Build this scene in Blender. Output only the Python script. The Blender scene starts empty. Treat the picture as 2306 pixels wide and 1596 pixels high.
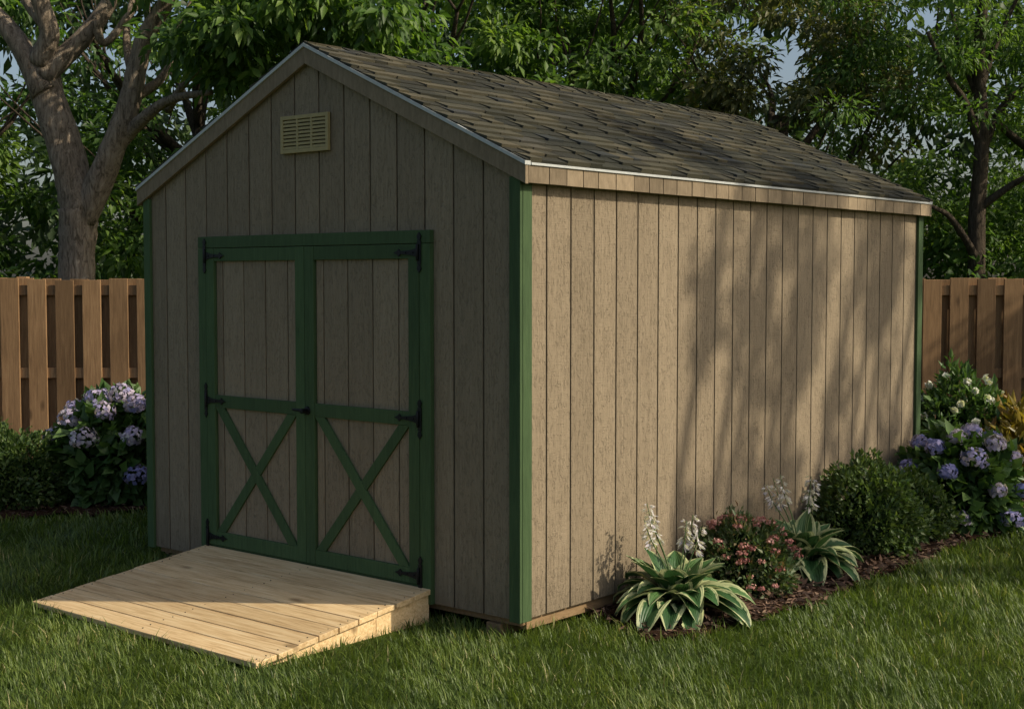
import bpy, math, random
import numpy as np
from mathutils import Vector, Matrix
random.seed(7); rng=np.random.default_rng(7)
scene=bpy.context.scene
col=scene.collection

# ------------------------------------------------------------------ frames
P0=np.array([0.052,6.467]); DX=np.array([.7636,-.6457]); DY=np.array([.6457,.7636])
ROT=math.atan2(-.6457,.7636)
def W(lx,ly): return P0+lx*DX+ly*DY
def to_local(P):
    d=P[:,:2]-P0
    return d@DX, d@DY

# ------------------------------------------------------------------ materials
def new_mat(name):
    m=bpy.data.materials.new(name); m.use_nodes=True
    nt=m.node_tree; b=nt.nodes["Principled BSDF"]
    return m,nt,b
def N(nt,t,**kw):
    n=nt.nodes.new(t)
    for k,v in kw.items(): setattr(n,k,v)
    return n
def ramp(nt,stops):
    r=N(nt,'ShaderNodeValToRGB'); e=r.color_ramp.elements
    while len(e)>1: e.remove(e[-1])
    e[0].position=stops[0][0]; e[0].color=(*stops[0][1],1)
    for p,c in stops[1:]:
        x=e.new(p); x.color=(*c,1)
    return r
def mixc(nt,fac,a,b,mode='MIX'):
    m=N(nt,'ShaderNodeMix',data_type='RGBA',blend_type=mode)
    for s,v in ((m.inputs[0],fac),(m.inputs[6],a),(m.inputs[7],b)):
        if hasattr(v,'is_output'): nt.links.new(v,s)
        elif isinstance(v,(int,float)): s.default_value=v
        else: s.default_value=(*v,1)
    return m.outputs[2]
def math_(nt,op,a,b=0.0,clamp=False):
    m=N(nt,'ShaderNodeMath',operation=op,use_clamp=clamp)
    for s,v in ((m.inputs[0],a),(m.inputs[1],b)):
        if hasattr(v,'is_output'): nt.links.new(v,s)
        else: s.default_value=v
    return m.outputs[0]
def coords(nt,scale,var=True):
    tc=N(nt,'ShaderNodeTexCoord'); mp=N(nt,'ShaderNodeMapping')
    mp.inputs['Scale'].default_value=scale
    nt.links.new(tc.outputs['Object'],mp.inputs['Vector'])
    return mp.outputs[0]
def attr(nt,n='var'):
    a=N(nt,'ShaderNodeAttribute'); a.attribute_name=n; return a.outputs['Fac']
def noise(nt,vec,scale,detail=4,rough=.6,w=None,dist=0.0):
    n=N(nt,'ShaderNodeTexNoise'); 
    if w is not None: n.noise_dimensions='4D'; nt.links.new(w,n.inputs['W'])
    n.inputs['Scale'].default_value=scale; n.inputs['Detail'].default_value=detail
    n.inputs['Roughness'].default_value=rough; n.inputs['Distortion'].default_value=dist
    nt.links.new(vec,n.inputs['Vector']); return n.outputs['Fac']
def bump(nt,b,h,strength,dist):
    n=N(nt,'ShaderNodeBump'); n.inputs['Strength'].default_value=strength; n.inputs['Distance'].default_value=dist
    nt.links.new(h,n.inputs['Height']); nt.links.new(n.outputs[0],b.inputs['Normal'])

def wood(name,dark,mid,light,gscale,gn=6.0,bstr=.6,bd=.002,rough=.8,varamt=.35,mottle=.35,knots=False):
    m,nt,b=new_mat(name)
    v=attr(nt); w=math_(nt,'MULTIPLY',v,23.0)
    vec=coords(nt,gscale)
    g=noise(nt,vec,gn,6,.65,w,.6)
    vec2=coords(nt,(1,1,1)); lo=noise(nt,vec2,1.7,3,.6,w)
    fine=noise(nt,coords(nt,tuple(4*s for s in gscale)),gn,4,.7,w)
    r=ramp(nt,[(.3,dark),(.5,mid),(.72,light)])
    nt.links.new(g,r.inputs[0])
    c=mixc(nt,mottle,r.outputs[0],mixc(nt,lo,tuple(x*.45 for x in dark),tuple(min(1,x*1.25) for x in light)))
    if knots:
        vo=N(nt,'ShaderNodeTexVoronoi'); vo.inputs['Scale'].default_value=1.0
        mx=max(gscale); nt.links.new(coords(nt,tuple(5.0 if s==mx else 1.9 for s in gscale)),vo.inputs['Vector'])
        kr=ramp(nt,[(.05,(1,1,1)),(.13,(0,0,0))]); nt.links.new(vo.outputs['Distance'],kr.inputs[0])
        c=mixc(nt,math_(nt,'MULTIPLY',kr.outputs[0],.65),c,tuple(x*.35 for x in dark))
    br=math_(nt,'ADD',math_(nt,'MULTIPLY',v,varamt),1-varamt*.6)
    hsv=N(nt,'ShaderNodeHueSaturation'); nt.links.new(c,hsv.inputs['Color']); nt.links.new(br,hsv.inputs['Value'])
    nt.links.new(hsv.outputs[0],b.inputs['Base Color'])
    b.inputs['Roughness'].default_value=rough; b.inputs['Specular IOR Level'].default_value=.25
    h=math_(nt,'ADD',math_(nt,'MULTIPLY',g,.6),math_(nt,'MULTIPLY',fine,.5))
    bump(nt,b,h,bstr,bd)
    return m

def siding_mat(name,c0,c1,c2,weather=True):
    m,nt,b=new_mat(name)
    v=attr(nt); w=math_(nt,'MULTIPLY',v,17.0)
    g=noise(nt,coords(nt,(18,18,1.1)),5,6,.68,w,.7)
    sp=noise(nt,coords(nt,(6,6,2.0)),7,4,.6,w,2.4)
    saw=noise(nt,coords(nt,(3,3,60)),4,3,.6,w)
    lo=noise(nt,coords(nt,(1,1,.6)),1.3,4,.6)
    r=ramp(nt,[(.28,c0),(.5,c1),(.74,c2)]); nt.links.new(g,r.inputs[0])
    c=mixc(nt,.35,r.outputs[0],mixc(nt,lo,c0,c2))
    pit=ramp(nt,[(.54,(0,0,0)),(.64,(1,1,1))]); nt.links.new(sp,pit.inputs[0])
    c=mixc(nt,math_(nt,'MULTIPLY',pit.outputs[0],.22),c,tuple(x*.62 for x in c0))
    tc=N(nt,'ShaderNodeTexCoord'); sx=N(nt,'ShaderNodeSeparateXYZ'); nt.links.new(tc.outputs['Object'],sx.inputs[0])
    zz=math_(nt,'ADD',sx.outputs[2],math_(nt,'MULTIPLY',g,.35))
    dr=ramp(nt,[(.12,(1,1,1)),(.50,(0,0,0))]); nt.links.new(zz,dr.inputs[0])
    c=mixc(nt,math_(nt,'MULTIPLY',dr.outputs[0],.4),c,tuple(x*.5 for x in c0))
    hsv=N(nt,'ShaderNodeHueSaturation'); nt.links.new(c,hsv.inputs['Color'])
    nt.links.new(math_(nt,'ADD',math_(nt,'MULTIPLY',v,.20),.90),hsv.inputs['Value'])
    nt.links.new(hsv.outputs[0],b.inputs['Base Color'])
    b.inputs['Roughness'].default_value=.85; b.inputs['Specular IOR Level'].default_value=.2
    h=math_(nt,'ADD',math_(nt,'MULTIPLY',g,.5),math_(nt,'MULTIPLY',pit.outputs[0],-.28))
    h=math_(nt,'ADD',h,math_(nt,'MULTIPLY',saw,.25))
    bump(nt,b,h,.9,.009)
    return m

def leaf_mat(name,stops,trans=.3,rough=.5):
    m,nt,b=new_mat(name)
    r=ramp(nt,stops); nt.links.new(attr(nt),r.inputs[0])
    nt.links.new(r.outputs[0],b.inputs['Base Color'])
    b.inputs['Roughness'].default_value=rough; b.inputs['Specular IOR Level'].default_value=.35
    t=N(nt,'ShaderNodeBsdfTranslucent'); 
    tcol=mixc(nt,1.0,r.outputs[0],(1.3,1.35,.6),'MULTIPLY'); nt.links.new(tcol,t.inputs['Color'])
    mx=N(nt,'ShaderNodeMixShader'); mx.inputs[0].default_value=trans
    nt.links.new(b.outputs[0],mx.inputs[1]); nt.links.new(t.outputs[0],mx.inputs[2])
    nt.links.new(mx.outputs[0],nt.nodes['Material Output'].inputs['Surface'])
    return m

def plain(name,c,rough=.6,metal=0,bn=None,spec=.3):
    m,nt,b=new_mat(name)
    n=noise(nt,coords(nt,(1,1,1)),bn or 30,4,.6)
    cc=mixc(nt,n,tuple(x*.75 for x in c),tuple(min(1,x*1.2) for x in c))
    nt.links.new(cc,b.inputs['Base Color'])
    b.inputs['Roughness'].default_value=rough; b.inputs['Metallic'].default_value=metal
    b.inputs['Specular IOR Level'].default_value=spec
    bump(nt,b,n,.3,.002)
    return m

M_siding=siding_mat('siding_paint',(.168,.131,.084),(.255,.202,.134),(.335,.270,.184))
M_dark=plain('groove_dark',(.02,.016,.012),.9)
M_green=wood('green_trim_paint',(.034,.062,.024),(.053,.097,.037),(.078,.130,.052),(14,14,1.2),5,.8,.004,.75,.22,.3)
M_fascia=wood('fascia_board',(.15,.115,.07),(.25,.19,.12),(.35,.275,.18),(10,10,3),5,.6,.003,.85,.55,.4)
M_metal=plain('drip_edge_metal',(.46,.48,.46),.5,.0,40)
M_black=plain('black_iron',(.012,.012,.014),.45,.6,50,.5)
M_vent=plain('vent_plastic',(.36,.29,.13),.55)
M_ramp=wood('pine_planks',(.38,.22,.085),(.70,.49,.25),(.85,.68,.41),(1.0,18,18),4,.6,.002,.65,.30,.14,True)
M_runner=wood('runner_wood',(.16,.10,.05),(.28,.18,.09),(.38,.26,.14),(12,1.5,12),4)
M_fence=wood('fence_wood',(.12,.066,.030),(.27,.155,.071),(.43,.27,.135),(16,16,1.0),4.5,.7,.003,.8,.65,.4,True)

def shingle_mat():
    m,nt,b=new_mat('asphalt_shingle')
    v=attr(nt)
    r=ramp(nt,[(0,(.009,.010,.009)),(.3,(.025,.026,.020)),(.5,(.050,.048,.033)),(.72,(.098,.090,.058)),(.88,(.13,.112,.070)),(1,(.040,.047,.052))])
    nt.links.new(v,r.inputs[0])
    gr=noise(nt,coords(nt,(1,1,1)),220,2,.7); big=noise(nt,coords(nt,(1,1,1)),2.2,4,.6)
    c=mixc(nt,.36,r.outputs[0],mixc(nt,gr,(.006,.006,.005),(.12,.112,.08)))
    br=ramp(nt,[(.35,(0,0,0)),(.65,(1,1,1))]); nt.links.new(big,br.inputs[0])
    c=mixc(nt,math_(nt,'MULTIPLY',br.outputs[0],.4),c,(.021,.027,.020))
    nt.links.new(c,b.inputs['Base Color']); b.inputs['Roughness'].default_value=.95; b.inputs['Specular IOR Level'].default_value=.15
    bump(nt,b,gr,.8,.004); return m
M_shingle=shingle_mat()

# ------------------------------------------------------------------ mesh helpers
def np_mesh(name,V,F,mats,var=None,mi=None,extra=None,smooth=False,parent=None):
    V=np.asarray(V,dtype=np.float32); F=np.asarray(F,dtype=np.int32); k=F.shape[1]
    me=bpy.data.meshes.new(name)
    me.vertices.add(len(V)); me.vertices.foreach_set('co',V.ravel())
    me.loops.add(F.size); me.loops.foreach_set('vertex_index',F.ravel())
    me.polygons.add(len(F)); me.polygons.foreach_set('loop_start',np.arange(0,F.size,k,dtype=np.int32))
    if mi is not None: me.polygons.foreach_set('material_index',np.asarray(mi,dtype=np.int32))
    me.update(calc_edges=True)
    if smooth: me.polygons.foreach_set('use_smooth',np.ones(len(F),dtype=bool))
    if var is not None:
        a=me.attributes.new('var','FLOAT','POINT'); a.data.foreach_set('value',np.asarray(var,dtype=np.float32))
    if extra is not None:
        for kx,vx in extra.items():
            a=me.attributes.new(kx,'FLOAT','POINT'); a.data.foreach_set('value',np.asarray(vx,dtype=np.float32))
    for m in (mats if isinstance(mats,(list,tuple)) else [mats]): me.materials.append(m)
    o=bpy.data.objects.new(name,me); col.objects.link(o)
    if parent: o.parent=parent
    return o

class MB:
    def __init__(s): s.V=[];s.F=[];s.var=[];s.mi=[];s.sm=[]
    def add(s,vs,fs,var=None,mi=0,sm=False):
        if var is None: var=random.random()
        o=len(s.V); s.V+= [tuple(v) for v in vs]; s.var+=[var]*len(vs)
        s.F+=[tuple(i+o for i in f) for f in fs]; s.mi+=[mi]*len(fs); s.sm+=[sm]*len(fs)
    def box(s,x0,x1,y0,y1,z0,z1,var=None,mi=0):
        s.add([(x0,y0,z0),(x1,y0,z0),(x1,y1,z0),(x0,y1,z0),(x0,y0,z1),(x1,y0,z1),(x1,y1,z1),(x0,y1,z1)],
              [(0,3,2,1),(4,5,6,7),(0,1,5,4),(1,2,6,5),(2,3,7,6),(3,0,4,7)],var,mi)
    def prism(s,poly,off,var=None,mi=0):
        n=len(poly); off=np.array(off); P=[np.array(p,float) for p in poly]
        vs=P+[p+off for p in P]
        fs=[tuple(range(n))[::-1],tuple(range(n,2*n))]+[(i,(i+1)%n,(i+1)%n+n,i+n) for i in range(n)]
        s.add(vs,fs,var,mi)
    def tube(s,pts,rad,sides=8,var=None,mi=0,sub=4,jit=0.0):
        pts=[np.array(p,float) for p in pts]
        if sub>1 and len(pts)>2:
            P=[2*pts[0]-pts[1]]+pts+[2*pts[-1]-pts[-2]]; np_,nr=[],[]
            for i in range(len(pts)-1):
                a,b,c,d=P[i:i+4]
                for j in range(sub):
                    t=j/sub
                    np_.append(.5*((2*b)+(-a+c)*t+(2*a-5*b+4*c-d)*t*t+(-a+3*b-3*c+d)*t**3)); nr.append(rad[i]*(1-t)+rad[i+1]*t)
            np_.append(pts[-1]); nr.append(rad[-1]); pts,rad=np_,nr
        vs=[];fs=[];n=len(pts); u=None
        for i,p in enumerate(pts):
            d=pts[min(i+1,n-1)]-pts[max(i-1,0)]; d=d/(np.linalg.norm(d)+1e-9)
            if u is None: u=np.cross(d,(0.3,1,0.1))
            u=u-d*np.dot(u,d); u/=np.linalg.norm(u)+1e-9; w=np.cross(d,u)
            for k in range(sides):
                a=2*math.pi*k/sides; r=rad[i]*(1+jit*random.uniform(-1,1)+jit*1.2*math.sin(3*a+i*.4))
                vs.append(p+r*(math.cos(a)*u+math.sin(a)*w))
        for i in range(n-1):
            for k in range(sides):
                k2=(k+1)%sides; fs.append((i*sides+k,i*sides+k2,(i+1)*sides+k2,(i+1)*sides+k))
        fs.append(tuple(range(sides))[::-1]); fs.append(tuple((n-1)*sides+k for k in range(sides)))
        s.add(vs,fs,var,mi,True)
    def obj(s,name,mats,parent=None,bevel=0):
        me=bpy.data.meshes.new(name); me.from_pydata(s.V,[],s.F); 
        me.polygons.foreach_set('material_index',s.mi); me.polygons.foreach_set('use_smooth',s.sm)
        a=me.attributes.new('var','FLOAT','POINT'); a.data.foreach_set('value',s.var)
        for m in (mats if isinstance(mats,(list,tuple)) else [mats]): me.materials.append(m)
        me.update(); o=bpy.data.objects.new(name,me); col.objects.link(o)
        if parent: o.parent=parent
        if bevel:
            b=o.modifiers.new('b','BEVEL'); b.width=bevel; b.segments=2; b.limit_method='ANGLE'; b.harden_normals=False
        return o
def empty(name,loc=(0,0,0),rz=0):
    e=bpy.data.objects.new(name,None); e.location=loc; e.rotation_euler=(0,0,rz); col.objects.link(e); return e

def norm(a): return a/(np.linalg.norm(a,axis=1,keepdims=True)+1e-9)
def rdir(n): return norm(rng.normal(size=(n,3)))
def leaves_geo(P,D,Nn,L,Wd,fold=.18,droop=.12):
    D=norm(D); Nn=norm(Nn-D*np.sum(Nn*D,axis=1,keepdims=True)); S=np.cross(D,Nn)
    L=L[:,None]; Wd=Wd[:,None]
    a=P; b=P+D*L*.45+S*Wd*.5+Nn*Wd*fold; t=P+D*L-Nn*L*droop; c=P+D*L*.45-S*Wd*.5+Nn*Wd*fold
    V=np.stack([a,b,t,c],1).reshape(-1,3); n=len(P); i=np.arange(n)[:,None]*4
    F=np.concatenate([i+np.array([[0,2,1]]),i+np.array([[0,3,2]])],1).reshape(-1,3)
    return V,F
def leaf_cloud(C,R,n,L,aspect=.5,flat=.75,droop=.35,upn=.9,grp=None):
    k=len(C); idx=np.repeat(np.arange(k),n); m=len(idx)
    d=rdir(m); r=R[idx]*rng.random(m)**.45
    P=C[idx]+d*r[:,None]*np.array([1,1,flat])
    D=d+rng.normal(size=(m,3))*.5+np.array([0,0,-droop])
    Nn=np.array([.5,-.3,upn])+d*.5+rng.normal(size=(m,3))*.45
    Ls=L*(.65+.7*rng.random(m)); cv=rng.random(k)
    var=np.clip(.5*rng.random(m)+.5*cv[idx],0,1)
    V,F=leaves_geo(P,D,Nn,Ls,Ls*aspect)
    return V,F,np.repeat(var,4)

# ------------------------------------------------------------------ shed
SH=.022
PS=P0-SH*DX
shed=empty('wooden_shed',(PS[0],PS[1],0),ROT)
WD,LN=2.925-2*SH,4.375; OV=.052; OF=.022; SB=.09
SL=.4593
def ztop(s):
    return 2.248+(min(s,WD-s)+OV)*SL
b=MB()
def wall_front(y0,y1,boards):
    for i in range(len(boards)-1):
        a,c=boards[i]+.005,boards[i+1]-.005
        pts=[(-a,y0,SB),(-c,y0,SB),(-c,y0,ztop(c)-.035)]
        if a<WD/2<c: pts.append((-WD/2,y0,ztop(WD/2)-.035))
        pts.append((-a,y0,ztop(a)-.035))
        b.prism(pts,(0,y1-y0,0),None,0)
fb=[0.0]+[.215+.192*k for k in range(14)]+[WD]
wall_front(0,-.012,fb); wall_front(LN,LN+.012,fb)
sb=[0.0]+[.187+.188*k for k in range(23)]+[LN]
while LN-sb[-2]<.05: sb.pop(-2)
for i in range(len(sb)-1):
    a,c=sb[i]+.005,sb[i+1]-.005
    b.box(0,.012,a,c,SB,2.205); b.box(-WD-.012,-WD,a,c,SB,2.205)
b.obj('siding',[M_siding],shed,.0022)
b=MB()
b.prism([(-.003,-.003+.0,SB+.004),(-WD+.003,-.003,SB+.004),(-WD+.003,-.003,2.2),(-WD/2,-.003,ztop(WD/2)-.06),(-.003,-.003,2.2)],(0,LN+.006,0),.5)
o=b.obj('sheathing',[M_dark],shed)
for v in o.data.vertices:
    if v.co.x>-.01: v.co.x=.004
    if v.co.x<-WD+.01: v.co.x=-WD-.004
b=MB()
b.box(-WD+.03,-.012,.02,.06,.055,SB+.002); b.box(-.05,-.010,.065,LN-.02,.03,SB+.002); b.box(-WD+.01,-WD+.05,.065,LN-.02,.03,SB+.002)
for x in (-.16,-1.0,-1.95,-2.68): b.box(x-.045,x+.045,-.005,LN-.06,-.02,.054)
b.obj('floor_runners',[M_runner],shed,.003)

# trim
b=MB()
b.box(-.038,.029,-.031,-.0125,SB-.006,2.175)
b.box(.0125,.031,-.0122,.055,SB-.006,2.158)
b.box(-WD-.029,-WD+.034,-.031,-.0125,SB-.006,2.175)
b.box(-WD-.031,-WD-.0125,-.0122,.055,SB-.006,2.158)
b.box(.0125,.031,LN-.045,LN+.03,SB-.006,2.158)
b.box(-WD-.031,-WD-.0125,LN-.045,LN+.03,SB-.006,2.158)
b.obj('corner_trim',[M_green],shed,.002)

# roof deck, fascia, drip edge
b=MB()
def rprof(s0,s1,lo,hi,y0,y1,mi,var=None):
    zs=lambda s:2.248+(s+OV)*SL
    for sgn in (0,1):
        X=lambda s:(-s if sgn==0 else -(WD-s))
        b.prism([(X(s0),y0,zs(s0)+lo),(X(s1),y0,zs(s1)+lo),(X(s1),y0,zs(s1)+hi),(X(s0),y0,zs(s0)+hi)],(0,y1-y0,0),var,mi)
OFB=.045
rprof(-OV+.0,WD/2,-.033,-.012,-OF+.001,LN+OFB-.001,0,.5)
rprof(-OV-.02,WD/2,-.102,-.014,-OF-.022,-OF,0,.4)
rprof(-OV-.02,WD/2,-.102,-.014,LN+OFB,LN+OFB+.02,0,.6)
y=-OF+.001
while y<LN+OFB-.02:
    w=random.uniform(.12,.16); y1=min(y+w,LN+OFB-.001)
    if LN+OFB-y1<.05: y1=LN+OFB-.001
    d=random.uniform(0,.002)
    b.box(OV,OV+.019+d,y,y1-.005,2.140+random.uniform(0,.002),2.223,None,0)
    b.box(-WD-OV-.019,-WD-OV,y,y1-.005,2.140,2.223,None,0); y=y1
b.box(.0125,OV-.001,-OF+.002,LN+OFB-.002,2.160,2.172,.4,0); b.box(-WD-OV+.001,-WD-.0125,-OF+.002,LN+OFB-.002,2.160,2.172,.4,0)
b.obj('roof_fascia',[M_fascia],shed,.0015)
b=MB()
rprof(-OV-.024,WD/2,-.014,.005,-OF-.030,-OF+.012,0,.5)
rprof(-OV-.024,WD/2,-.014,.005,LN+OFB-.012,LN+OFB+.028,0,.5)
b.box(OV+.002,OV+.028,-OF+.013,LN+OFB-.013,2.2235,2.2355,.5,0); b.box(-WD-OV-.028,-WD-OV-.002,-OF+.013,LN+OFB-.013,2.2235,2.2355,.5,0)
b.obj('drip_edge',[M_metal],shed,.001)

# shingles
b=MB(); ang=math.atan(SL); slope=(WD/2+OV+.022)/math.cos(ang); ex=.092; nr=int(slope/ex)+1
for side in (0,1):
    for i in range(nr):
        d0=i*ex; y=-OF-.02-random.uniform(0,.1)
        rowtone=random.uniform(-.1,.1)
        while y<LN+OFB+.02:
            w=random.choice([.07,.10,.13,.17,.22])*random.uniform(.85,1.15)
            ya=max(y,-OF-.026); yb=min(y+w-.003,LN+OFB+.024)
            if yb-ya>.01:
                lam=random.random()<.5
                thick=.020 if lam else .010; jd=random.uniform(-.005,.005) if i else 0
                dd0=d0+jd-(.018 if (lam and i) else 0); d1=min(d0+ex*1.35,slope)
                if dd0<slope-.02:
                    def P(d,h,yy):
                        xs=-(OV+.022)+d*math.cos(ang); zz=2.2405+(d*math.sin(ang)) 
                        X=-xs if side==0 else -(WD-xs)
                        nx=math.sin(ang)*h*(1 if side==0 else -1)
                        return (X+nx,yy,zz+math.cos(ang)*h+.0)
                    vs=[P(dd0,-.003,ya),P(dd0,-.003,yb),P(d1,-.003,yb),P(d1,-.003,ya),P(dd0,thick,ya),P(dd0,thick,yb),P(d1,.003,yb),P(d1,.003,ya)]
                    tone=random.uniform(.42,.98) if lam else random.uniform(.0,.5)
                    b.add(vs,[(0,3,2,1),(4,5,6,7),(0,1,5,4),(1,2,6,5),(2,3,7,6),(3,0,4,7)],min(1,max(0,tone+rowtone)))
            y+=w
zr=2.2405+slope*math.sin(ang)
y=-OF-.024
while y<LN+OFB-.1:
    for sg in (1,-1):
        xr=-WD/2
        vs=[(xr,y,zr+.014),(xr+sg*.12,y,zr+.014-.12*SL+.004),(xr+sg*.12,y+.16,zr+.006-.12*SL),(xr,y+.16,zr+.008)]
        vs+=[(x,yy,z-.014) for x,yy,z in vs]
        b.add(vs,[(0,1,2,3),(7,6,5,4),(0,4,5,1),(1,5,6,2),(2,6,7,3),(3,7,4,0)])
    y+=.135
o=b.obj('roof_shingles',[M_shingle],shed)

# vent
b=MB(); x0,x1,z0,z1=-1.669+SH,-1.293+SH,2.37,2.568; yf=-.0125
b.box(x0,x1,yf-.005,yf,z0,z1,.2,1)
f=.020
b.box(x0,x0+f,yf-.024,yf-.005,z0,z1,.5); b.box(x1-f,x1,yf-.024,yf-.005,z0,z1,.5)
b.box(x0+f,x1-f,yf-.024,yf-.005,z1-f,z1,.5); b.box(x0+f,x1-f,yf-.024,yf-.005,z0,z0+f,.5)
cw=(x1-x0-2*f)/3
for k in (1,2): b.box(x0+f+k*cw-.007,x0+f+k*cw+.007,yf-.023,yf-.005,z0+f,z1-f,.5)
nz=8; dz=(z1-z0-2*f)/nz
for k in range(nz):
    za=z0+f+k*dz
    for c in range(3):
        xa=x0+f+c*cw+.007; xb=x0+f+(c+1)*cw-.007
        if c==0: xa-=.007
        if c==2: xb+=.007
        b.prism([(xa,yf-.022,za+.001),(xa,yf-.022,za+.012),(xa,yf-.006,za+.021),(xa,yf-.006,za+.015)],(xb-xa,0,0),.6)
b.obj('gable_vent',[M_vent,M_dark],shed,.001)

# door
b=MB(); g=MB()
yb0,yb1=-.0135,-.042
DZ0,DZ1=.18,1.872
cL,cR,hL,hR,mid=[q+SH*.7 for q in (-2.385,-.551,-2.316,-.624,-1.4725)]
g.box(cL,cR,yb1,yb0,1.8755,1.940)
g.box(cL,hL,yb1,yb0,SB,1.873); g.box(hR,cR,yb1,yb0,SB,1.873)
g.box(hL+.001,hR-.001,-.030,yb0,SB,DZ0-.004)
for (xa,xb) in ((hL+.003,mid-.0015),(mid+.0015,hR-.003)):
    sw=.072
    g.box(xa,xa+sw,yb1-.002,yb0,DZ0,DZ1); g.box(xb-sw,xb,yb1-.002,yb0,DZ0,DZ1)
    pa,pb=xa+sw,xb-sw
    for (za,zb) in ((DZ0,.258),(.971,1.041),(1.800,DZ1)): g.box(pa+.0005,pb-.0005,yb1,yb0,za,zb)
    w=.076; za,zb=.2585,.9705
    g.prism([(pa+.001,-.0265,za),(pa+w,-.0265,za),(pb-.001,-.0265,zb),(pb-w,-.0265,zb)],(0,-.013,0))
    g.prism([(pb-w,-.0265,za),(pb-.001,-.0265,za),(pa+w,-.0265,zb),(pa+.001,-.0265,zb)],(0,-.0155,0))
    xs=[pa]; x=pa+.06
    while x<pb-.03: xs.append(x); x+=.185
    xs.append(pb)
    for i in range(len(xs)-1):
        b.box(xs[i]+.004,xs[i+1]-.004,-.026,-.015,.25,1.81)
b.obj('door_panels',[M_siding],shed,.002)
g.obj('door_frame',[M_green],shed,.002)
h=MB()
def hinge(xh,z,sg):
    y0,y1=-.0445,-.050
    def pr(pts,ya=y0,yb=y1): h.prism([(xh+px,ya,z+pz) for px,pz in pts],(0,yb-ya,0))
    pr([(-.012,-.058),(.012,-.058),(.012,.058),(-.012,.058)])
    for s2 in (1,-1):
        pr([(0,s2*.100),(-.015,s2*.080),(-.006,s2*.0585),(.006,s2*.0585),(.015,s2*.080)][::s2])
    pr([(sg*.0125,-.024),(sg*.0125,.024),(sg*.05,.013),(sg*.125,.007),(sg*.125,-.007),(sg*.05,-.013)],y0-.001,y1-.001)
    pr([(sg*.1255,-.006),(sg*.1255,.006),(sg*.140,.019),(sg*.152,.008),(sg*.178,.0),(sg*.152,-.008),(sg*.140,-.019)],y0-.001,y1-.001)
    h.tube([(xh+sg*.008,-.054,z-.04),(xh+sg*.008,-.054,z+.04)],[.007,.007],8,sub=1)
    for q in (.04,.09): h.tube([(xh+sg*q,-.050,z),(xh+sg*q,-.055,z)],[.005,.004],6,sub=1)
for z in (1.83,1.008,.225):
    hinge(hR+.004,z,-1); hinge(hL-.004,z,1)
h.tube([(mid+.02,-.044,1.0),(mid+.02,-.052,1.0)],[.024,.022],12,sub=1)
h.tube([(mid+.02,-.05,1.0),(mid+.02,-.075,1.0),(mid+.0,-.082,1.003),(mid-.06,-.080,1.004)],[.009,.009,.009,.006],8)
h.tube([(mid+.02,-.052,1.0),(mid+.02,-.09,1.0)],[.012,.014],8,sub=1)
h.obj('door_hardware',[M_black],shed,.0008)

# ------------------------------------------------------------------ ramp
ramp_e=empty('wooden_ramp',(P0[0],P0[1],0),ROT)
b=MB(); RX0,RX1,RL=-2.355,-.560,1.15; z_hi,z_lo=.172,.034
nP=9; pw=(RL-.035)/nP
def zr_(d): return z_hi+(z_lo-z_hi)*(d/RL)
for i in range(nP):
    d0=.034+i*pw+.003; d1=.034+(i+1)*pw-.003; t=.026; j=random.uniform(-.006,.006); hh=random.uniform(-.0015,.0015)
    pts=[(RX0+j,-d0,zr_(d0)+hh),(RX0+j,-d1,zr_(d1)+hh),(RX0+j,-d1,zr_(d1)-t),(RX0+j,-d0,zr_(d0)-t)]
    b.prism(pts,(RX1-RX0+random.uniform(-.006,.006),0,0),random.random())
b.obj('deck_boards',[M_ramp],ramp_e,.003)
b=MB()
for x in (RX0+.02,(RX0+RX1)/2,RX1-.052):
    for (da,db) in ((.036,.40),(.403,RL-.03)):
        b.prism([(x,-da,zr_(da)-.028),(x,-da,-.01),(x,-db,-.01),(x,-db,max(zr_(db)-.028,.0))],(.036,0,0))
b.obj('stringers',[M_ramp],ramp_e,.002)
b=MB()
for i in range(nP):
    for dd in (.3,.7):
        d=.034+(i+dd)*pw
        for x in (RX0+.04,(RX0+RX1)/2+.018,RX1-.034):
            x+=random.uniform(-.005,.005)
            b.tube([(x,-d,zr_(d)-.002),(x,-d,zr_(d)+.0022)],[.0035,.0032],7,sub=1)
b.obj('nails',[M_black],ramp_e)

# ------------------------------------------------------------------ ground
def soil_mat(name,c0,c1,c2,sc,bd=.02):
    m,nt,b_=new_mat(name); v=coords(nt,(1,1,1))
    n=noise(nt,v,sc,8,.7); n2=noise(nt,v,.5,3,.6)
    r=ramp(nt,[(.3,c0),(.5,c1),(.7,c2)]); nt.links.new(n,r.inputs[0])
    c=mixc(nt,math_(nt,'MULTIPLY',n2,.5),r.outputs[0],c0)
    nt.links.new(c,b_.inputs['Base Color']); b_.inputs['Roughness'].default_value=1; b_.inputs['Specular IOR Level'].default_value=.05
    bump(nt,b_,n,.8,bd); return m
M_ground=soil_mat('lawn_soil',(.026,.036,.010),(.055,.080,.018),(.09,.13,.03),28)
M_mulch=soil_mat('mulch_soil',(.020,.011,.007),(.045,.025,.015),(.085,.048,.028),45)
R=300
np_mesh('ground',[(-R,-R,0),(R,-R,0),(R,R,0),(-R,R,0)],[(0,1,2,3)],M_ground)

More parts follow.
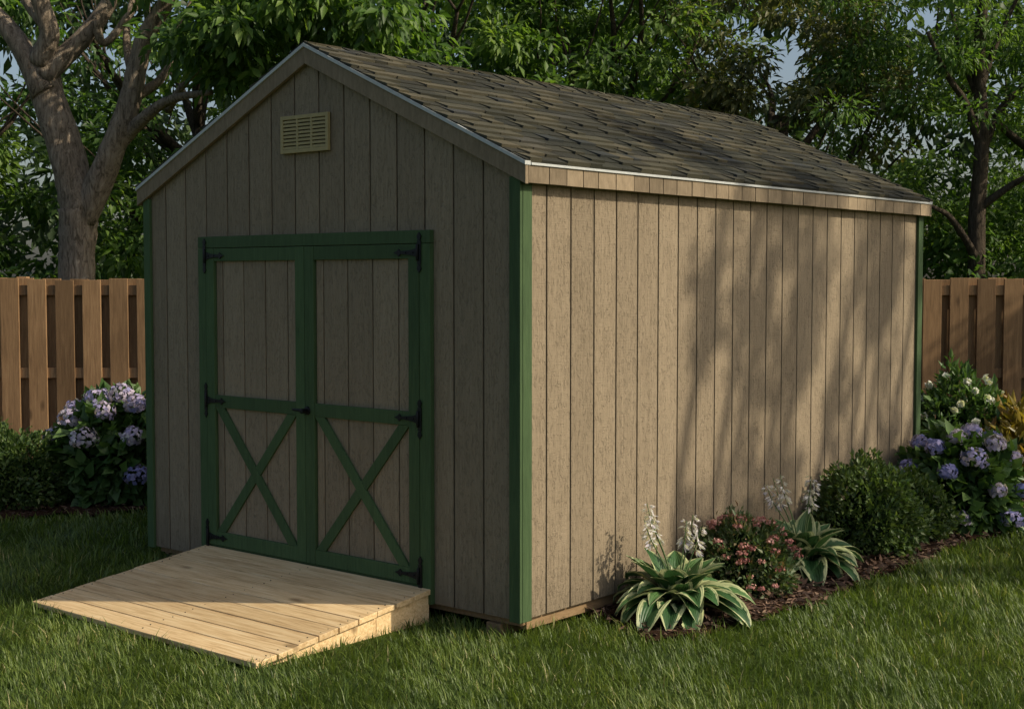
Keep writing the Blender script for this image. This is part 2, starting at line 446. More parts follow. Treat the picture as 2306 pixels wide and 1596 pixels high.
def in_side_bed(P):
    lx,ly=to_local(P); wob=.03*np.sin(ly*5.0)+.02*np.sin(ly*13+1)
    fr=.42+ .12*np.cos(lx*5)+.02*np.sin(lx*21)
    return (lx>-.05)&(lx<.70+wob-np.clip(.80-ly,0,1)*.45)&(ly>fr)&(ly<6.2)
def in_back_bed(P):
    x,y=P[:,0],P[:,1]
    left=(x<-.6)&(y>9.85+.30*(x+3.4)+.10*np.sin(x*2.3)+.04*np.sin(x*9))
    right=(x>1.2)&(y>10.9-.0*x+.12*np.sin(x*2.1))&(x<9)
    return (left|right)&(y<12.6)
def grid_patch(name,test,x0,x1,y0,y1,st,z,mat):
    xs=np.arange(x0,x1,st); ys=np.arange(y0,y1,st)
    X,Y=np.meshgrid(xs,ys); C=np.stack([X.ravel()+st/2,Y.ravel()+st/2],1)
    ok=test(C); C=C[ok]; n=len(C)
    V=np.zeros((n,4,3)); h=st/2
    for k,(a,c) in enumerate(((-h,-h),(h,-h),(h,h),(-h,h))):
        V[:,k,0]=C[:,0]+a; V[:,k,1]=C[:,1]+c
    V=V.reshape(-1,3)
    V[:,2]=z+.012*(np.sin(V[:,0]*17)+np.sin(V[:,1]*14+V[:,0]*7))*.5+.012
    return np_mesh(name,V,np.arange(n*4).reshape(-1,4),mat)
mb=empty('mulch_bed')
grid_patch('mulch_soil_side',in_side_bed,0,6,6,12,.03,.012,M_mulch).parent=mb
grid_patch('mulch_soil_back',in_back_bed,-8,9,8,12.8,.06,.008,M_mulch).parent=mb
def chips(test,x0,x1,y0,y1,n,name):
    P=np.stack([rng.uniform(x0,x1,n),rng.uniform(y0,y1,n),np.zeros(n)],1)
    Q=P+rng.normal(size=P.shape)*.02
    P=P[test(Q)]; m=len(P); P[:,2]=.022+.025*rng.random(m)
    D=norm(np.stack([rng.normal(size=m),rng.normal(size=m),rng.normal(size=m)*.3],1))
    Nn=np.array([0,0,1.])+rng.normal(size=(m,3))*.35
    L=rng.uniform(.02,.07,m)
    V,F=leaves_geo(P,D,Nn,L,L*rng.uniform(.2,.45,m),0,.0)
    return np_mesh(name,V,F,M_chip,var=np.repeat(rng.random(m),4),parent=mb)
M_chip=leaf_mat('bark_chips',[(0,(.028,.016,.011)),(.5,(.078,.044,.028)),(.9,(.16,.095,.06)),(1,(.30,.20,.13))],0,.9)
chips(in_side_bed,0,6,6,12,80000,'bark_chips')
chips(in_back_bed,-8,9,8,12.8,40000,'bark_chips_back')

M_grass=leaf_mat('grass_blades',[(0,(.034,.060,.012)),(.4,(.084,.134,.026)),(.75,(.155,.215,.042)),(.93,(.26,.30,.08)),(1,(.42,.37,.18))],.33,.45)
def grass():
    out=[]
    for (y0,y1,dens,h,w) in ((4.3,6.6,5400,.044,.0042),(6.6,8.6,3800,.046,.0055),(8.6,12.8,1700,.048,.008)):
        hw=.37*y1+1.6; n=int((y1-y0)*2*hw*dens)
        P=np.stack([rng.uniform(-hw,hw,n),rng.uniform(y0,y1,n),np.zeros(n)],1)
        lx,ly=to_local(P)
        bad=((lx<-.06)&(lx>-WD+.03)&(ly>.05)&(ly<LN-.05))|((lx>RX0+.0)&(lx<RX1-.0)&(ly>-RL+.01)&(ly<0))
        edge=in_side_bed(P)|in_back_bed(P)
        P=P[~(bad|edge)]; n=len(P)
        lx,ly=to_local(P)
        cl=.5+.25*np.sin(P[:,0]*3.1+np.sin(P[:,1]*2.3)*1.5)+.25*np.sin(P[:,1]*4.7+P[:,0]*1.9)
        cl2=.5+.5*np.sin(P[:,0]*19+2*np.sin(P[:,1]*13))*np.sin(P[:,1]*23+2*np.sin(P[:,0]*17))
        H=h*(.45+1.0*rng.random(n))*(.55+.9*cl2)
        near=(np.abs(lx-(RX0+RX1)/2)<1.0)&(np.abs(ly+.6)<.7)
        H=np.where(near,H*.85,H)
        a=rng.uniform(0,2*np.pi,n)*.7+cl2*3+np.sin(P[:,0]*7)*1.5; D=np.stack([np.cos(a),np.sin(a),np.zeros(n)],1); S=np.stack([-np.sin(a),np.cos(a),np.zeros(n)],1)
        lean=H*rng.uniform(.15,1.3,n); ww=w*(.7+.6*rng.random(n))
        up=np.array([0,0,1.])
        b0=P-S*ww[:,None]/2; b1=P+S*ww[:,None]/2
        mp=P+D*(lean*.35)[:,None]+up*(H*.6)[:,None]; m0=mp-S*ww[:,None]*.4; m1=mp+S*ww[:,None]*.4
        t=P+D*lean[:,None]+up*H[:,None]
        V=np.stack([b0,b1,m0,m1,t],1).reshape(-1,3); i=np.arange(n)[:,None]*5
        F=np.concatenate([i+np.array([[0,1,3]]),i+np.array([[0,3,2]]),i+np.array([[2,3,4]])],1).reshape(-1,3)
        var=np.clip(.45*rng.random(n)+.25*cl+.3*cl2+np.where(rng.random(n)>.95,.4,0),0,1)
        out.append((V,F,np.repeat(var,5)))
    o=0;Vs=[];Fs=[];vs=[]
    for V,F,v in out: Vs.append(V);Fs.append(F+o);vs.append(v);o+=len(V)
    np_mesh('lawn_grass',np.concatenate(Vs),np.concatenate(Fs),M_grass,var=np.concatenate(vs))
grass()

# ------------------------------------------------------------------ fence
b=MB(); FY=12.4; sp=.242; FH=1.70
x=-14.0; k=0
while x<16:
    j=random.uniform(-.006,.006)
    b.box(x+j,x+j+.165,FY-.020,FY+.000,.05,FH+random.uniform(-.012,.012))
    b.box(x+.115+j,x+.115+.165+j,FY+.0445,FY+.064,.05,FH+random.uniform(-.012,.012)) 
    x+=sp
for z in (.30,.86,1.60):
    xx=-14
    while xx<16: b.box(xx,xx+2.398,FY+.0005,FY+.0440,z-.045,z+.045); xx+=2.4
xx=-14
while xx<16: b.box(xx-.045,xx+.045,FY+.0645,FY+.155,0,FH+.02); xx+=2.4
b.obj('wooden_fence',[M_fence],None,.003)

# ------------------------------------------------------------------ trees
def bark_mat(name,c0,c1,c2):
    m,nt,b_=new_mat(name)
    g=noise(nt,coords(nt,(9,9,2.2)),2.5,8,.75,None,1.2); l=noise(nt,coords(nt,(1,1,1)),2,3,.6)
    r=ramp(nt,[(.38,c0),(.5,c1),(.66,c2)]); nt.links.new(g,r.inputs[0])
    c=mixc(nt,math_(nt,'MULTIPLY',l,.4),r.outputs[0],c0)
    nt.links.new(c,b_.inputs['Base Color']); b_.inputs['Roughness'].default_value=.95; b_.inputs['Specular IOR Level'].default_value=.1
    bump(nt,b_,g,1,.06); return m
M_bark=bark_mat('bark_grey_brown',(.12,.095,.066),(.39,.31,.225),(.60,.50,.38))
M_bark2=bark_mat('bark_dark',(.045,.036,.025),(.10,.08,.058),(.18,.14,.10))
M_leafA=leaf_mat('leaves_broad',[(0,(.024,.058,.013)),(.4,(.070,.145,.026)),(.75,(.145,.245,.042)),(1,(.24,.33,.07))],.46)
M_leafB=leaf_mat('leaves_fine',[(0,(.036,.075,.018)),(.5,(.095,.18,.034)),(1,(.21,.30,.068))],.46)
M_leafC=leaf_mat('leaves_olive',[(0,(.04,.055,.02)),(.5,(.11,.125,.042)),(1,(.23,.22,.08))],.38)
M_leafD=leaf_mat('leaves_far',[(0,(.03,.055,.024)),(.6,(.06,.105,.036)),(1,(.11,.165,.055))],.38)

def px(pxx,pyy,y):
    k=y/3125.; return ((pxx-1153)*k, y, 1.7+(628-pyy)*k)
def crown_centers(c,r,n,shell=.62):
    d=rdir(n); rr=shell+(1-shell)*rng.random(n)
    lump=1+.18*np.sin(d[:,0]*5+c[0])+.15*np.sin(d[:,2]*6+c[1])
    return np.array(c)+d*np.array(r)*(rr*lump)[:,None]
def add_leaves(parent,C,R,n,L,mat,aspect=.5,name='foliage',**kw):
    V,F,v=leaf_cloud(C,R,n,L,aspect,**kw)
    return np_mesh(name,V,F,mat,var=v,parent=parent)
def limb_random(b,p,d,r,L,depth):
    pts=[np.array(p)];rad=[r];d=np.array(d,float)
    for i in range(4):
        d=d+np.array([random.uniform(-.25,.25),random.uniform(-.25,.25),random.uniform(-.05,.22)]); d/=np.linalg.norm(d)
        pts.append(pts[-1]+d*L/4); rad.append(r*(1-.17*(i+1)))
    b.tube(pts,rad,7 if depth>1 else 5,sub=3,jit=.04)
    ends=[pts[-1]]
    if depth>0:
        for k in range(3):
            q=random.choice(pts[2:]); dd=d+np.array([random.uniform(-.9,.9),random.uniform(-.9,.9),random.uniform(-.2,.6)])
            ends+=limb_random(b,q,dd/np.linalg.norm(dd),rad[-1]*.8,L*.65,depth-1)
    return ends

t=empty('deciduous_tree'); b=MB(); y=14.4
def Lm(pts,rad,dy=0.0,sides=12,jit=.05):
    n=len(pts); b.tube([tuple(np.array(px(a,c,y))+np.array([0,dy*i/(n-1),0])) for i,(a,c) in enumerate(pts)],rad,sides,.5,0,5,jit)
b.tube([(-4.5,y,-.1),(-4.5,y,.5),(-4.50,y,1.6),(-4.49,y,2.1),(-4.49,y,2.42)],[.28,.21,.185,.185,.20],16,.5,0,6,.05)
Lm([(186,480),(168,410),(142,310),(112,210),(95,130)],[.185,.185,.18,.17,.16],.1,14)
Lm([(112,215),(60,120),(15,60),(-60,-20),(-140,-90)],[.14,.11,.10,.08,.06],.2)
Lm([(100,150),(128,90),(118,30),(105,-60),(130,-180)],[.12,.105,.09,.08,.06],-.3)
Lm([(105,180),(160,120),(215,55),(262,-20),(330,-120)],[.13,.10,.09,.075,.05],.3)
Lm([(190,495),(222,430),(262,345),(305,250),(330,150),(352,90),(425,-10),(480,-100)],[.15,.145,.13,.115,.10,.09,.075,.05],-.3,12)
Lm([(275,325),(330,285),(395,248),(450,238),(520,236)],[.09,.07,.052,.04,.025],-.8,8)
Lm([(385,252),(420,215),(470,178),(540,150)],[.05,.036,.028,.015],-.6,7)
Lm([(318,220),(362,180),(388,120),(392,60),(420,-20)],[.06,.045,.038,.03,.02],.5,8)
Lm([(312,190),(285,120),(272,50),(280,-40)],[.055,.045,.035,.03],.6,8)
Lm([(225,55),(240,100),(300,20),(360,-60)],[.05,.04,.04,.03],.3,7)
Lm([(110,60),(60,0),(20,-80)],[.07,.05,.03],.2,7)
b.obj('trunk',[M_bark],t)
C=[]
for (a,c,dy,rr,n) in ((530,40,-.9,.85,17),(640,60,-1.2,.8,18),(780,70,-1.0,.8,15),(880,110,-.6,.6,11),(480,-90,.3,1.0,8),(560,150,-1.0,.45,7),(650,-60,-.8,.9,14)):
    p=np.array(px(a,c,y+dy)); C.append(p+rng.normal(size=(n,3))*rr*np.array([.5,.45,.3]))
C=np.concatenate(C)
add_leaves(t,C,np.full(len(C),.34),75,.14,M_leafA,.42,droop=.7,upn=.8)

t=empty('locust_tree'); b=MB(); y=15.0
b.tube([(5.02,y,-.1),(5.03,y,1.0),(5.0,y,2.3),(5.04,y,3.2),(5.0,y,4.2),(5.1,y,5.4),(5.1,y,6.4)],[.13,.105,.09,.075,.06,.045,.02],10,.5,0,5,.05)
Lm([(2200,590),(2160,540),(2110,490),(2060,470)],[.05,.04,.03,.02],-.5,7)
Lm([(2200,330),(2160,240),(2110,180),(2060,90)],[.05,.04,.03,.02],-.3,7)
Lm([(2200,360),(2250,250),(2320,180),(2400,100)],[.05,.04,.03,.02],.3,7)
Lm([(2200,470),(2260,420),(2330,380)],[.045,.035,.02],-.4,7)
Lm([(2195,230),(2165,120),(2150,20)],[.04,.03,.02],.3,7)
Lm([(2200,200),(2240,100),(2290,0)],[.04,.03,.02],.2,7)
b.obj('trunk',[M_bark2],t)
C=np.concatenate([crown_centers((5.0,15.3,4.1),(1.9,1.4,1.9),105,.3),crown_centers((5.2,15.6,2.3),(1.9,.9,.8),32,.3)])
keep=~((np.abs(C[:,0]-5.02)<.30)&(C[:,1]<15.4)&(C[:,2]<4.3)); C=C[keep]
add_leaves(t,C,np.full(len(C),.36),165,.085,M_leafB,.36,droop=.5,upn=1.1,flat=.45)

specs=[((-7.6,16.6,3.4),(2.4,1.7,2.6),M_leafA,.13,66),((-3.9,17.4,3.0),(2.4,1.6,2.3),M_leafA,.12,80),((-1.2,16.4,4.0),(2.2,1.7,2.4),M_leafA,.12,100),
 ((1.3,17.4,4.0),(2.2,1.7,2.2),M_leafB,.115,90),((3.1,16.4,3.7),(1.6,1.4,2.1),M_leafC,.10,80),((7.0,17.6,3.8),(2.2,1.6,2.5),M_leafB,.11,66),((-10.2,16.8,3.6),(2.2,1.8,2.6),M_leafA,.13,50)]
for (c,r,m,L,n) in specs:
    t=empty('deciduous_tree'); b=MB()
    b.tube([(c[0],c[1],-.1),(c[0]+.05,c[1],1.2),(c[0]-.05,c[1],2.4),(c[0]+.05,c[1],3.6)],[.2,.16,.14,.10],10,.5,0,4,.05)
    for k in range(8):
        a=random.uniform(0,6.28); limb_random(b,(c[0],c[1],random.uniform(1.8,3.6)),(math.cos(a)*.8,math.sin(a)*.8,.6),.07,r[0]*.95,1)
    b.obj('trunk',[M_bark2],t)
    C=crown_centers(c,r,n,.5)
    add_leaves(t,C,rng.uniform(.28,.52,len(C)),165,L,m,.45,droop=.5,upn=.9,flat=.5)
C=[]
for x in np.arange(-9,7,1.1):
    if -1.5<x<1.5: continue
    C.append(crown_centers((x+random.uniform(-.3,.3),15.2+random.uniform(-.3,.4),1.5),(.9,.6,1.0+random.uniform(-.2,.4)),18,.5))
C=np.concatenate(C)
add_leaves(None,C,np.full(len(C),.34),100,.12,M_leafA,.45,name='understorey_shrubs',droop=.5)
C=np.stack([rng.uniform(-17,17,600),rng.uniform(21,26,600),rng.uniform(.5,7.8,600)],1)
hole=np.sin(C[:,0]*1.3)*np.sin(C[:,2]*1.7+C[:,0]*.6)
C=C[(hole<.6)|(C[:,2]<3)]
add_leaves(None,C,rng.uniform(.6,1.05,len(C)),90,.25,M_leafD,.5,name='tree_line',flat=.6)

# ------------------------------------------------------------------ sun direction
EL=math.radians(38); S=np.array([.965,-.262]); S/=np.linalg.norm(S)
S3=np.array([S[0]*math.cos(EL),S[1]*math.cos(EL),math.sin(EL)])

# upright shade tree standing to the right of the view (throws the dappled shade)
t=empty('maple_tree'); b=MB()
cw_=np.array([*W(0,2.95),1.2])+S3*10.5
cx,cy,cz=cw_
b.tube([(cx+.3,cy,-.1),(cx+.3,cy,2.0),(cx+.2,cy,4.0),(cx+.1,cy,4.9)],[.26,.21,.17,.14],12,.5,0,4,.05)
E=[];ER=[]
dy3=np.array([DY[0],DY[1],0]); dx3=np.array([DX[0],DX[1],0])
for k in range(12):
    u=-1.80+3.9*k/11+random.uniform(-.12,.12); q=random.uniform(-.5,.5); top=cz+random.uniform(1.3,2.6)
    p0=np.array([cx+.1,cy,4.4+random.uniform(-.3,.4)])
    p1=np.array([cx,cy,cz-1.5+random.uniform(-.3,.3)])+dy3*(u*.85-.2)+dx3*q*.6
    p2=np.array([cx,cy,cz+.2])+dy3*(u+.30)+dx3*q
    p3=np.array([cx,cy,top])+dy3*(u+.95)+dx3*q*1.2
    b.tube([p0,p1,p2,p3],[.075,.055,.04,.012],6,.5,0,5,.04)
    f=random.uniform(0,.15)
    while f<1.0:
        run=random.uniform(.12,.3)
        for ff in np.arange(f,min(f+run,1.0),.06):
            c=p1*(1-2*ff)+p2*2*ff if ff<.5 else p2*(2-2*ff)+p3*(2*ff-1)
            E.append(c+rng.normal(size=3)*.05); ER.append(random.uniform(.11,.22))
        f+=run+random.uniform(.08,.28)
b.obj('trunk',[M_bark2],t)
add_leaves(t,np.array(E),np.array(ER),52,.10,M_leafA,.55,droop=.4,flat=1.0)
# small tree outside the view, added to shade the right-hand fence
t=empty('fence_shade_tree'); b=MB(); c=(9.3,11.2,3.9)
b.tube([(c[0],c[1],-.1),(c[0]+.05,c[1],1.2),(c[0],c[1],3.4)],[.12,.09,.06],8,.5,0,4,.05)
for k in range(7):
    a=k*.95; limb_random(b,(c[0],c[1],1.8+.25*k),(math.cos(a)*.8,math.sin(a)*.8,.5),.05,1.3,1)
b.obj('trunk',[M_bark2],t)
C=crown_centers(c,(1.5,1.1,1.2),60,.3)
add_leaves(t,C,rng.uniform(.22,.4,len(C)),90,.10,M_leafA,.5,droop=.4)

# ------------------------------------------------------------------ plants
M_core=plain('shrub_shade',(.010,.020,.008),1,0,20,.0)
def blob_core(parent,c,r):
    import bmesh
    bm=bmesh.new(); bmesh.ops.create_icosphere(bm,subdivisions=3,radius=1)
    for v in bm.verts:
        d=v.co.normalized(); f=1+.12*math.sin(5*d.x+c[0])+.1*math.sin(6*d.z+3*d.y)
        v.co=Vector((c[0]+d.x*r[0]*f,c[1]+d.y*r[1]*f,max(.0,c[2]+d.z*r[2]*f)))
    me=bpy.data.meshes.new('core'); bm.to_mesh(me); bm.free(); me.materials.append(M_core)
    o=bpy.data.objects.new('shade_core',me); col.objects.link(o); o.parent=parent  # solid blob, coloured dark to stand in for shade inside the foliage
def shrub_leaves(c,r,n,L,aspect=.5,inner=.68,up=.4,zmin=.03,lump=.16,seed=0.):
    d=rdir(n); ph=c[0]*3+seed
    f=1+lump*np.sin(7*d[:,0]+ph)*np.sin(6*d[:,2]+ph)+lump*.7*np.sin(13*d[:,1]+ph*2)*np.sin(11*d[:,0])
    rr=(inner+(1-inner)*rng.random(n)**.6)*f
    rr=rr*(1+.14*(rng.random(n)>.90)*rng.random(n))
    P=np.array(c)+d*np.array(r)*rr[:,None]
    ok=P[:,2]>zmin; P=P[ok]; d=d[ok]; m=len(P)
    D=d+rng.normal(size=(m,3))*.55+np.array([0,0,up]); Nn=d*.8+np.array([0,0,.5])+rng.normal(size=(m,3))*.4
    Ls=L*(.6+.8*rng.random(m))
    V,F=leaves_geo(P,D,Nn,Ls,Ls*aspect)
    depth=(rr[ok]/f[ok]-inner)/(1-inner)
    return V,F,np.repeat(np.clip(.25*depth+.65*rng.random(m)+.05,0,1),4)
M_box=leaf_mat('boxwood_leaves',[(0,(.026,.052,.014)),(.5,(.066,.118,.03)),(1,(.16,.215,.065))],.3,.4)
M_hyd=leaf_mat('hydrangea_leaves',[(0,(.030,.062,.018)),(.5,(.066,.135,.035)),(1,(.14,.23,.065))],.32,.45)
def shrub(name,c,r,n,L,mat,aspect=.5,**kw):
    e=empty(name); cc=(c[0],c[1],r[2]*.5 if len(c)<3 else c[2])
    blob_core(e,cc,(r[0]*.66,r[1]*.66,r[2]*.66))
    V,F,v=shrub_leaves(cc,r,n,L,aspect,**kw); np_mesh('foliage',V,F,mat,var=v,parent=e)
    return e,cc
M_flor=leaf_mat('hydrangea_florets',[(0,(.20,.22,.52)),(.35,(.34,.33,.62)),(.65,(.50,.43,.64)),(.85,(.58,.50,.62)),(1,(.70,.66,.70))],.3,.6)
def flower_heads(parent,heads,name='flower_heads',mat=None,fr=.011,dens=150,flat=.85):
    Vs=[];Fs=[];vs=[];o=0
    for (c,r,tone) in heads:
        m=dens; d=rdir(m); d=d[d[:,2]>-.6]; m=len(d)
        P=np.array(c)+d*r*np.array([1,1,flat])*(.80+.28*rng.random(m))[:,None]
        Nn=norm(d+rng.normal(size=(m,3))*.3); T=norm(np.cross(Nn,rdir(m))); Bt=np.cross(Nn,T)
        vv=np.clip(tone+rng.normal(size=m)*.15,0,1)
        for (sa,sb_) in ((1,0),(-1,0),(0,1),(0,-1)):
            D=T*sa+Bt*sb_; Ln=np.full(m,fr)*(.8+.4*rng.random(m))*1.15
            V,F=leaves_geo(P,D,Nn,Ln,Ln*1.05,.1,.1); Vs.append(V);Fs.append(F+o);vs.append(np.repeat(vv,4));o+=len(V)
    np_mesh(name,np.concatenate(Vs),np.concatenate(Fs),mat or M_flor,var=np.concatenate(vs),parent=parent)
M_stem=plain('green_stem',(.08,.13,.045),.6)

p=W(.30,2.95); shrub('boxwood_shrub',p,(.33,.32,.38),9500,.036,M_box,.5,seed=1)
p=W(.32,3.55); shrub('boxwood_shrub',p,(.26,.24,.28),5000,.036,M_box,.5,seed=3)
def hydrangea(p,r,heads,n=2600,L=.10,k=1.0,fr=.015):
    e,cc=shrub('hydrangea_bush',p,r,n,L,M_hyd,.62,lump=.12,up=.1)
    H=[];b=MB()
    for (ax,el,rad,tone) in heads:
        a=math.radians(ax); z=math.radians(el)
        d=np.array([math.sin(a)*math.cos(z),-math.cos(a)*math.cos(z),math.sin(z)])
        q=np.array(cc)+d*np.array(r)*1.10; H.append((q,rad*k,tone))
        b.tube([tuple(np.array(cc)+d*np.array(r)*.4),tuple(q)],[.006,.004],5,sub=1)
    b.obj('stems',[M_stem],e); flower_heads(e,H,fr=fr)
p=W(.40,4.15)
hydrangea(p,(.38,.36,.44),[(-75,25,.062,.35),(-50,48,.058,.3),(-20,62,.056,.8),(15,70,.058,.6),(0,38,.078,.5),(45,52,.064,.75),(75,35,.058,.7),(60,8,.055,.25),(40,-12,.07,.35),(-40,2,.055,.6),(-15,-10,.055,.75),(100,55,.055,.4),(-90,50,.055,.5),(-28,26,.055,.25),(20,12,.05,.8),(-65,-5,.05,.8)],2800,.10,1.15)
hydrangea((-2.98,10.62),(.50,.42,.54),[(-80,22,.085,.75),(-55,40,.085,.8),(-35,62,.09,.6),(-10,48,.08,.65),(8,70,.09,.7),(-22,25,.095,.85),(30,55,.085,.6),(20,26,.08,.8),(22,-2,.085,.3),(55,48,.085,.55),(-62,0,.075,.8),(42,-30,.07,.2),(-85,48,.07,.6)],3600,.115,1.10,.017)
shrub('boxwood_shrub',(-3.86,10.30),(.52,.42,.40),13000,.040,M_box,.5,seed=5)
shrub('boxwood_shrub',(-4.75,10.2),(.55,.42,.38),9000,.040,M_box,.5,seed=8)
shrub('boxwood_shrub',(-2.2,11.6),(.5,.4,.42),6000,.04,M_box,.5,seed=9)
e,cc=shrub('gardenia_bush',(3.60,11.1),(.42,.38,.62),4400,.075,M_hyd,.45,seed=4)
M_white=leaf_mat('white_petals',[(0,(.55,.56,.48)),(1,(.82,.82,.78))],.25,.6)
H=[]
for k in range(60):
    d=rdir(1)[0]; d[1]=-abs(d[1]); 
    if d[2]<-.35: continue
    H.append((np.array(cc)+d*np.array((.42,.38,.62))*1.06,.018,.7))
flower_heads(e,H,'blossoms',M_white,.026,11)
M_cro=leaf_mat('croton_leaves',[(0,(.07,.09,.02)),(.35,(.20,.16,.03)),(.7,(.36,.27,.05)),(1,(.20,.08,.03))],.35,.4)
shrub('croton_plant',(4.02,10.7),(.42,.36,.46),1700,.13,M_cro,.32,up=.6)
shrub('boxwood_shrub',(4.95,11.3),(.6,.4,.45),6000,.04,M_box,.5,seed=9)
p=W(.28,1.52)
M_sed=leaf_mat('sedum_leaves',[(0,(.035,.065,.02)),(.55,(.08,.13,.045)),(.78,(.14,.16,.07)),(1,(.26,.12,.10))],.25,.5)
e,cc=shrub('stonecrop_plant',p,(.27,.27,.27),6500,.036,M_sed,.45,seed=2)
M_pink=leaf_mat('pink_flowers',[(0,(.20,.065,.06)),(.5,(.42,.18,.155)),(1,(.62,.37,.32))],.15,.8)
H=[]
for k in range(190):
    d=rdir(1)[0]
    if d[2]<-.25: continue
    if d[2]<.25 and random.random()<.55: continue
    H.append((np.array(cc)+d*np.array((.27,.27,.27))*random.uniform(1.02,1.16),random.uniform(.016,.032),random.uniform(.1,.8)))
flower_heads(e,H,'flower_heads',M_pink,.0065,30,.6)

def hosta_mat():
    m,nt,b_=new_mat('hosta_leaf')
    e=attr(nt,'edge'); v=attr(nt)
    n=noise(nt,coords(nt,(1,1,1)),26,3,.6)
    ee=math_(nt,'ADD',e,math_(nt,'MULTIPLY',math_(nt,'SUBTRACT',n,.5),.5))
    r=ramp(nt,[(.65,(0,0,0)),(.75,(1,1,1))]); nt.links.new(ee,r.inputs[0])
    g=ramp(nt,[(0,(.030,.085,.025)),(.6,(.055,.14,.04)),(1,(.10,.20,.06))]); nt.links.new(v,g.inputs[0])
    c=mixc(nt,r.outputs[0],g.outputs[0],(.50,.54,.27))
    nt.links.new(c,b_.inputs['Base Color']); b_.inputs['Roughness'].default_value=.42; b_.inputs['Specular IOR Level'].default_value=.4
    w=N(nt,'ShaderNodeMath',operation='SINE'); nt.links.new(math_(nt,'MULTIPLY',e,34.0),w.inputs[0])
    bump(nt,b_,w.outputs[0],.35,.003)
    t=N(nt,'ShaderNodeBsdfTranslucent'); nt.links.new(c,t.inputs['Color'])
    mx=N(nt,'ShaderNodeMixShader'); mx.inputs[0].default_value=.2
    nt.links.new(b_.outputs[0],mx.inputs[1]); nt.links.new(t.outputs[0],mx.inputs[2]); nt.links.new(mx.outputs[0],nt.nodes['Material Output'].inputs['Surface'])
    return m
M_hosta=hosta_mat()
M_hflow=leaf_mat('hosta_petals',[(0,(.50,.45,.55)),(1,(.80,.78,.80))],.35,.6)
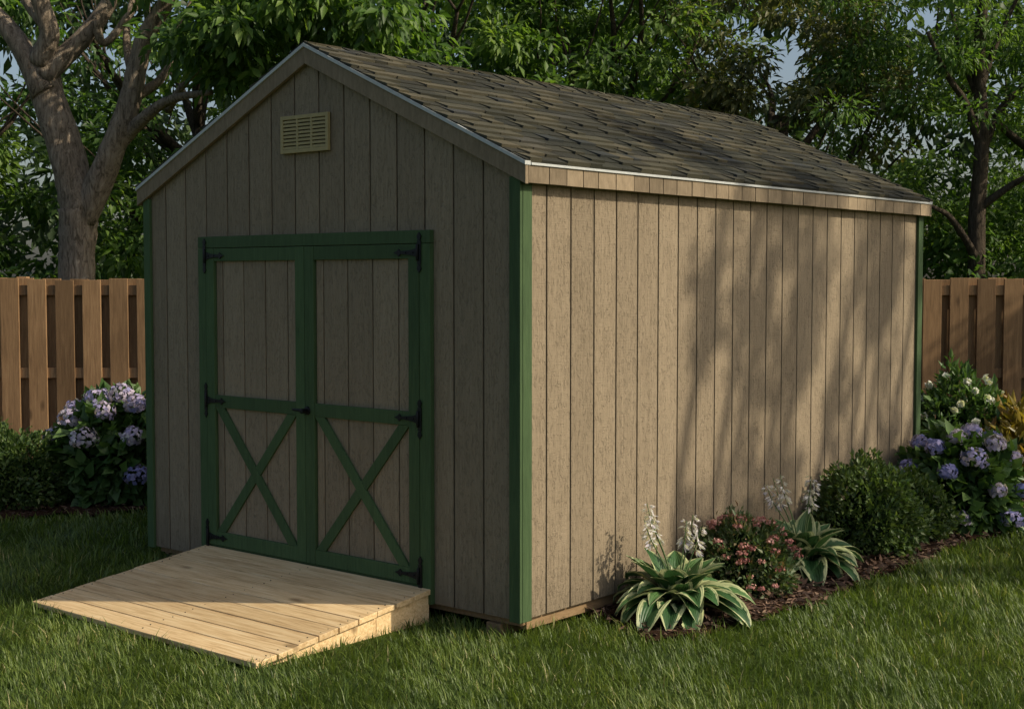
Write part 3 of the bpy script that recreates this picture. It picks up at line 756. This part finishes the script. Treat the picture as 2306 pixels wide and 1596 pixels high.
def hosta(p,n,scale,scapes):
    e=empty('hosta_plant'); V=[];F=[];ed=[];va=[]
    cols=[-1,-.82,-.6,-.3,0,.3,.6,.82,1]; rows=13
    for k in range(n):
        q=k/n; az=k*2.39996+random.uniform(-.25,.25)
        th0=math.radians(84-42*q+random.uniform(-8,8)); th1=math.radians(5-70*q+random.uniform(-15,10)) if q>.3 else math.radians(25+random.uniform(-15,10))
        L=scale*(.31+.13*q)*random.uniform(.80,1.12); Wd=scale*random.uniform(.054,.078)
        ca,sa=math.cos(az),math.sin(az); r=.02;z=.02; o=len(V); tone=random.random(); tw=random.uniform(-.3,.3)
        for i in range(rows):
            t=i/(rows-1); th=th0+(th1-th0)*t**1.2
            if i: r+=L/(rows-1)*math.cos(th); z+=L/(rows-1)*math.sin(th)
            tt=max(0,(t-.22)/.78); wd=.006 if tt<=0 else max(.004,Wd*math.sin(math.pi*min(1,tt)**.72)**.8 if tt<1 else .001)
            for u in cols:
                wv=wd*u; lift=abs(u)*wd*.38+ .12*wd*math.sin(9*t+5*u+k)+tw*wv*.6
                rr=r-math.sin(th)*lift*.8; zz=z+math.cos(th)*lift
                lx=ca*rr-sa*wv; ly=sa*rr+ca*wv
                V.append((p[0]+lx,p[1]+ly,max(.014,zz))); ed.append(abs(u) if tt>0 else .2); va.append(tone)
        nc=len(cols)
        for i in range(rows-1):
            for j in range(nc-1):
                F.append((o+i*nc+j,o+i*nc+j+1,o+(i+1)*nc+j+1,o+(i+1)*nc+j))
    V=np.array(V)
    lx,ly=to_local(V); push=np.clip(.02-lx,0,None); V[:,:2]+=push[:,None]*DX
    np_mesh('leaves',V,F,M_hosta,var=va,extra={'edge':ed},smooth=True,parent=e)
    b=MB(); Ps=[];Ds=[];Ls=[]
    for (dx,dy,h) in scapes:
        top=np.array([p[0]+dx,p[1]+dy,h])
        pts=[(p[0],p[1],.05),(p[0]+dx*.35,p[1]+dy*.35,h*.5),(p[0]+dx*.8,p[1]+dy*.8,h*.80),tuple(top)]
        b.tube(pts,[.005,.004,.003,.002],6)
        for k in range(22):
            f=random.uniform(-.35,1); c=np.array(pts[2])*(1-f)+top*f
            a=random.uniform(0,6.28); out=np.array([math.cos(a),math.sin(a),0])
            D=out*1.0+np.array([0,0,-.9+.5*max(f,0)]); 
            for q in range(5):
                Ps.append(c+out*.010); Ds.append(D+np.array([random.gauss(0,.26) for _ in range(3)])); Ls.append(random.uniform(.026,.044)*(1.1-.35*max(f,0)))
    b.obj('flower_stalks',[M_stem],e)
    Ps=np.array(Ps);Ds=np.array(Ds);Ls=np.array(Ls)
    Vv,Ff=leaves_geo(Ps,Ds,rdir(len(Ps)),Ls,Ls*.30,.2,-.15); np_mesh('blossoms',Vv,Ff,M_hflow,var=np.repeat(rng.random(len(Ps)),4),parent=e)
p=W(.31,.84); hosta(p,64,1.06,[(-.15,.05,.57),(-.12,.12,.50),(-.17,-.02,.50),(.06,.12,.47),(.13,.10,.44),(.10,.17,.49)])
p=W(.29,2.17); hosta(p,60,1.04,[(-.20,.06,.51),(-.12,.06,.57),(-.15,.12,.54),(.06,.06,.56),(.09,.10,.51)])

# ------------------------------------------------------------------ sky, sun, camera
w=bpy.data.worlds.new('World'); scene.world=w; w.use_nodes=True; nt=w.node_tree
sky=nt.nodes.new('ShaderNodeTexSky'); sky.sky_type='NISHITA'; sky.sun_disc=False
sky.sun_elevation=EL; sky.sun_rotation=math.atan2(S[0],S[1]); sky.air_density=1.0; sky.dust_density=3.5; sky.ozone_density=.6
nt.links.new(sky.outputs[0],nt.nodes['Background'].inputs[0]); nt.nodes['Background'].inputs[1].default_value=.12
l=bpy.data.lights.new('sun','SUN'); l.energy=4.2; l.angle=math.radians(.6); l.color=(1,.89,.71)
lo=bpy.data.objects.new('sun',l); col.objects.link(lo)
lo.rotation_euler=Vector(tuple(S3)).to_track_quat('Z','Y').to_euler()
cam=bpy.data.cameras.new('camera'); co=bpy.data.objects.new('camera',cam); col.objects.link(co)
co.location=(0,0,1.7); co.rotation_euler=(math.radians(90-3.11),0,0); cam.lens=48.8; cam.sensor_width=36; cam.clip_end=1000
scene.camera=co
scene.view_settings.view_transform='Standard'; scene.view_settings.look='None'; scene.view_settings.exposure=0
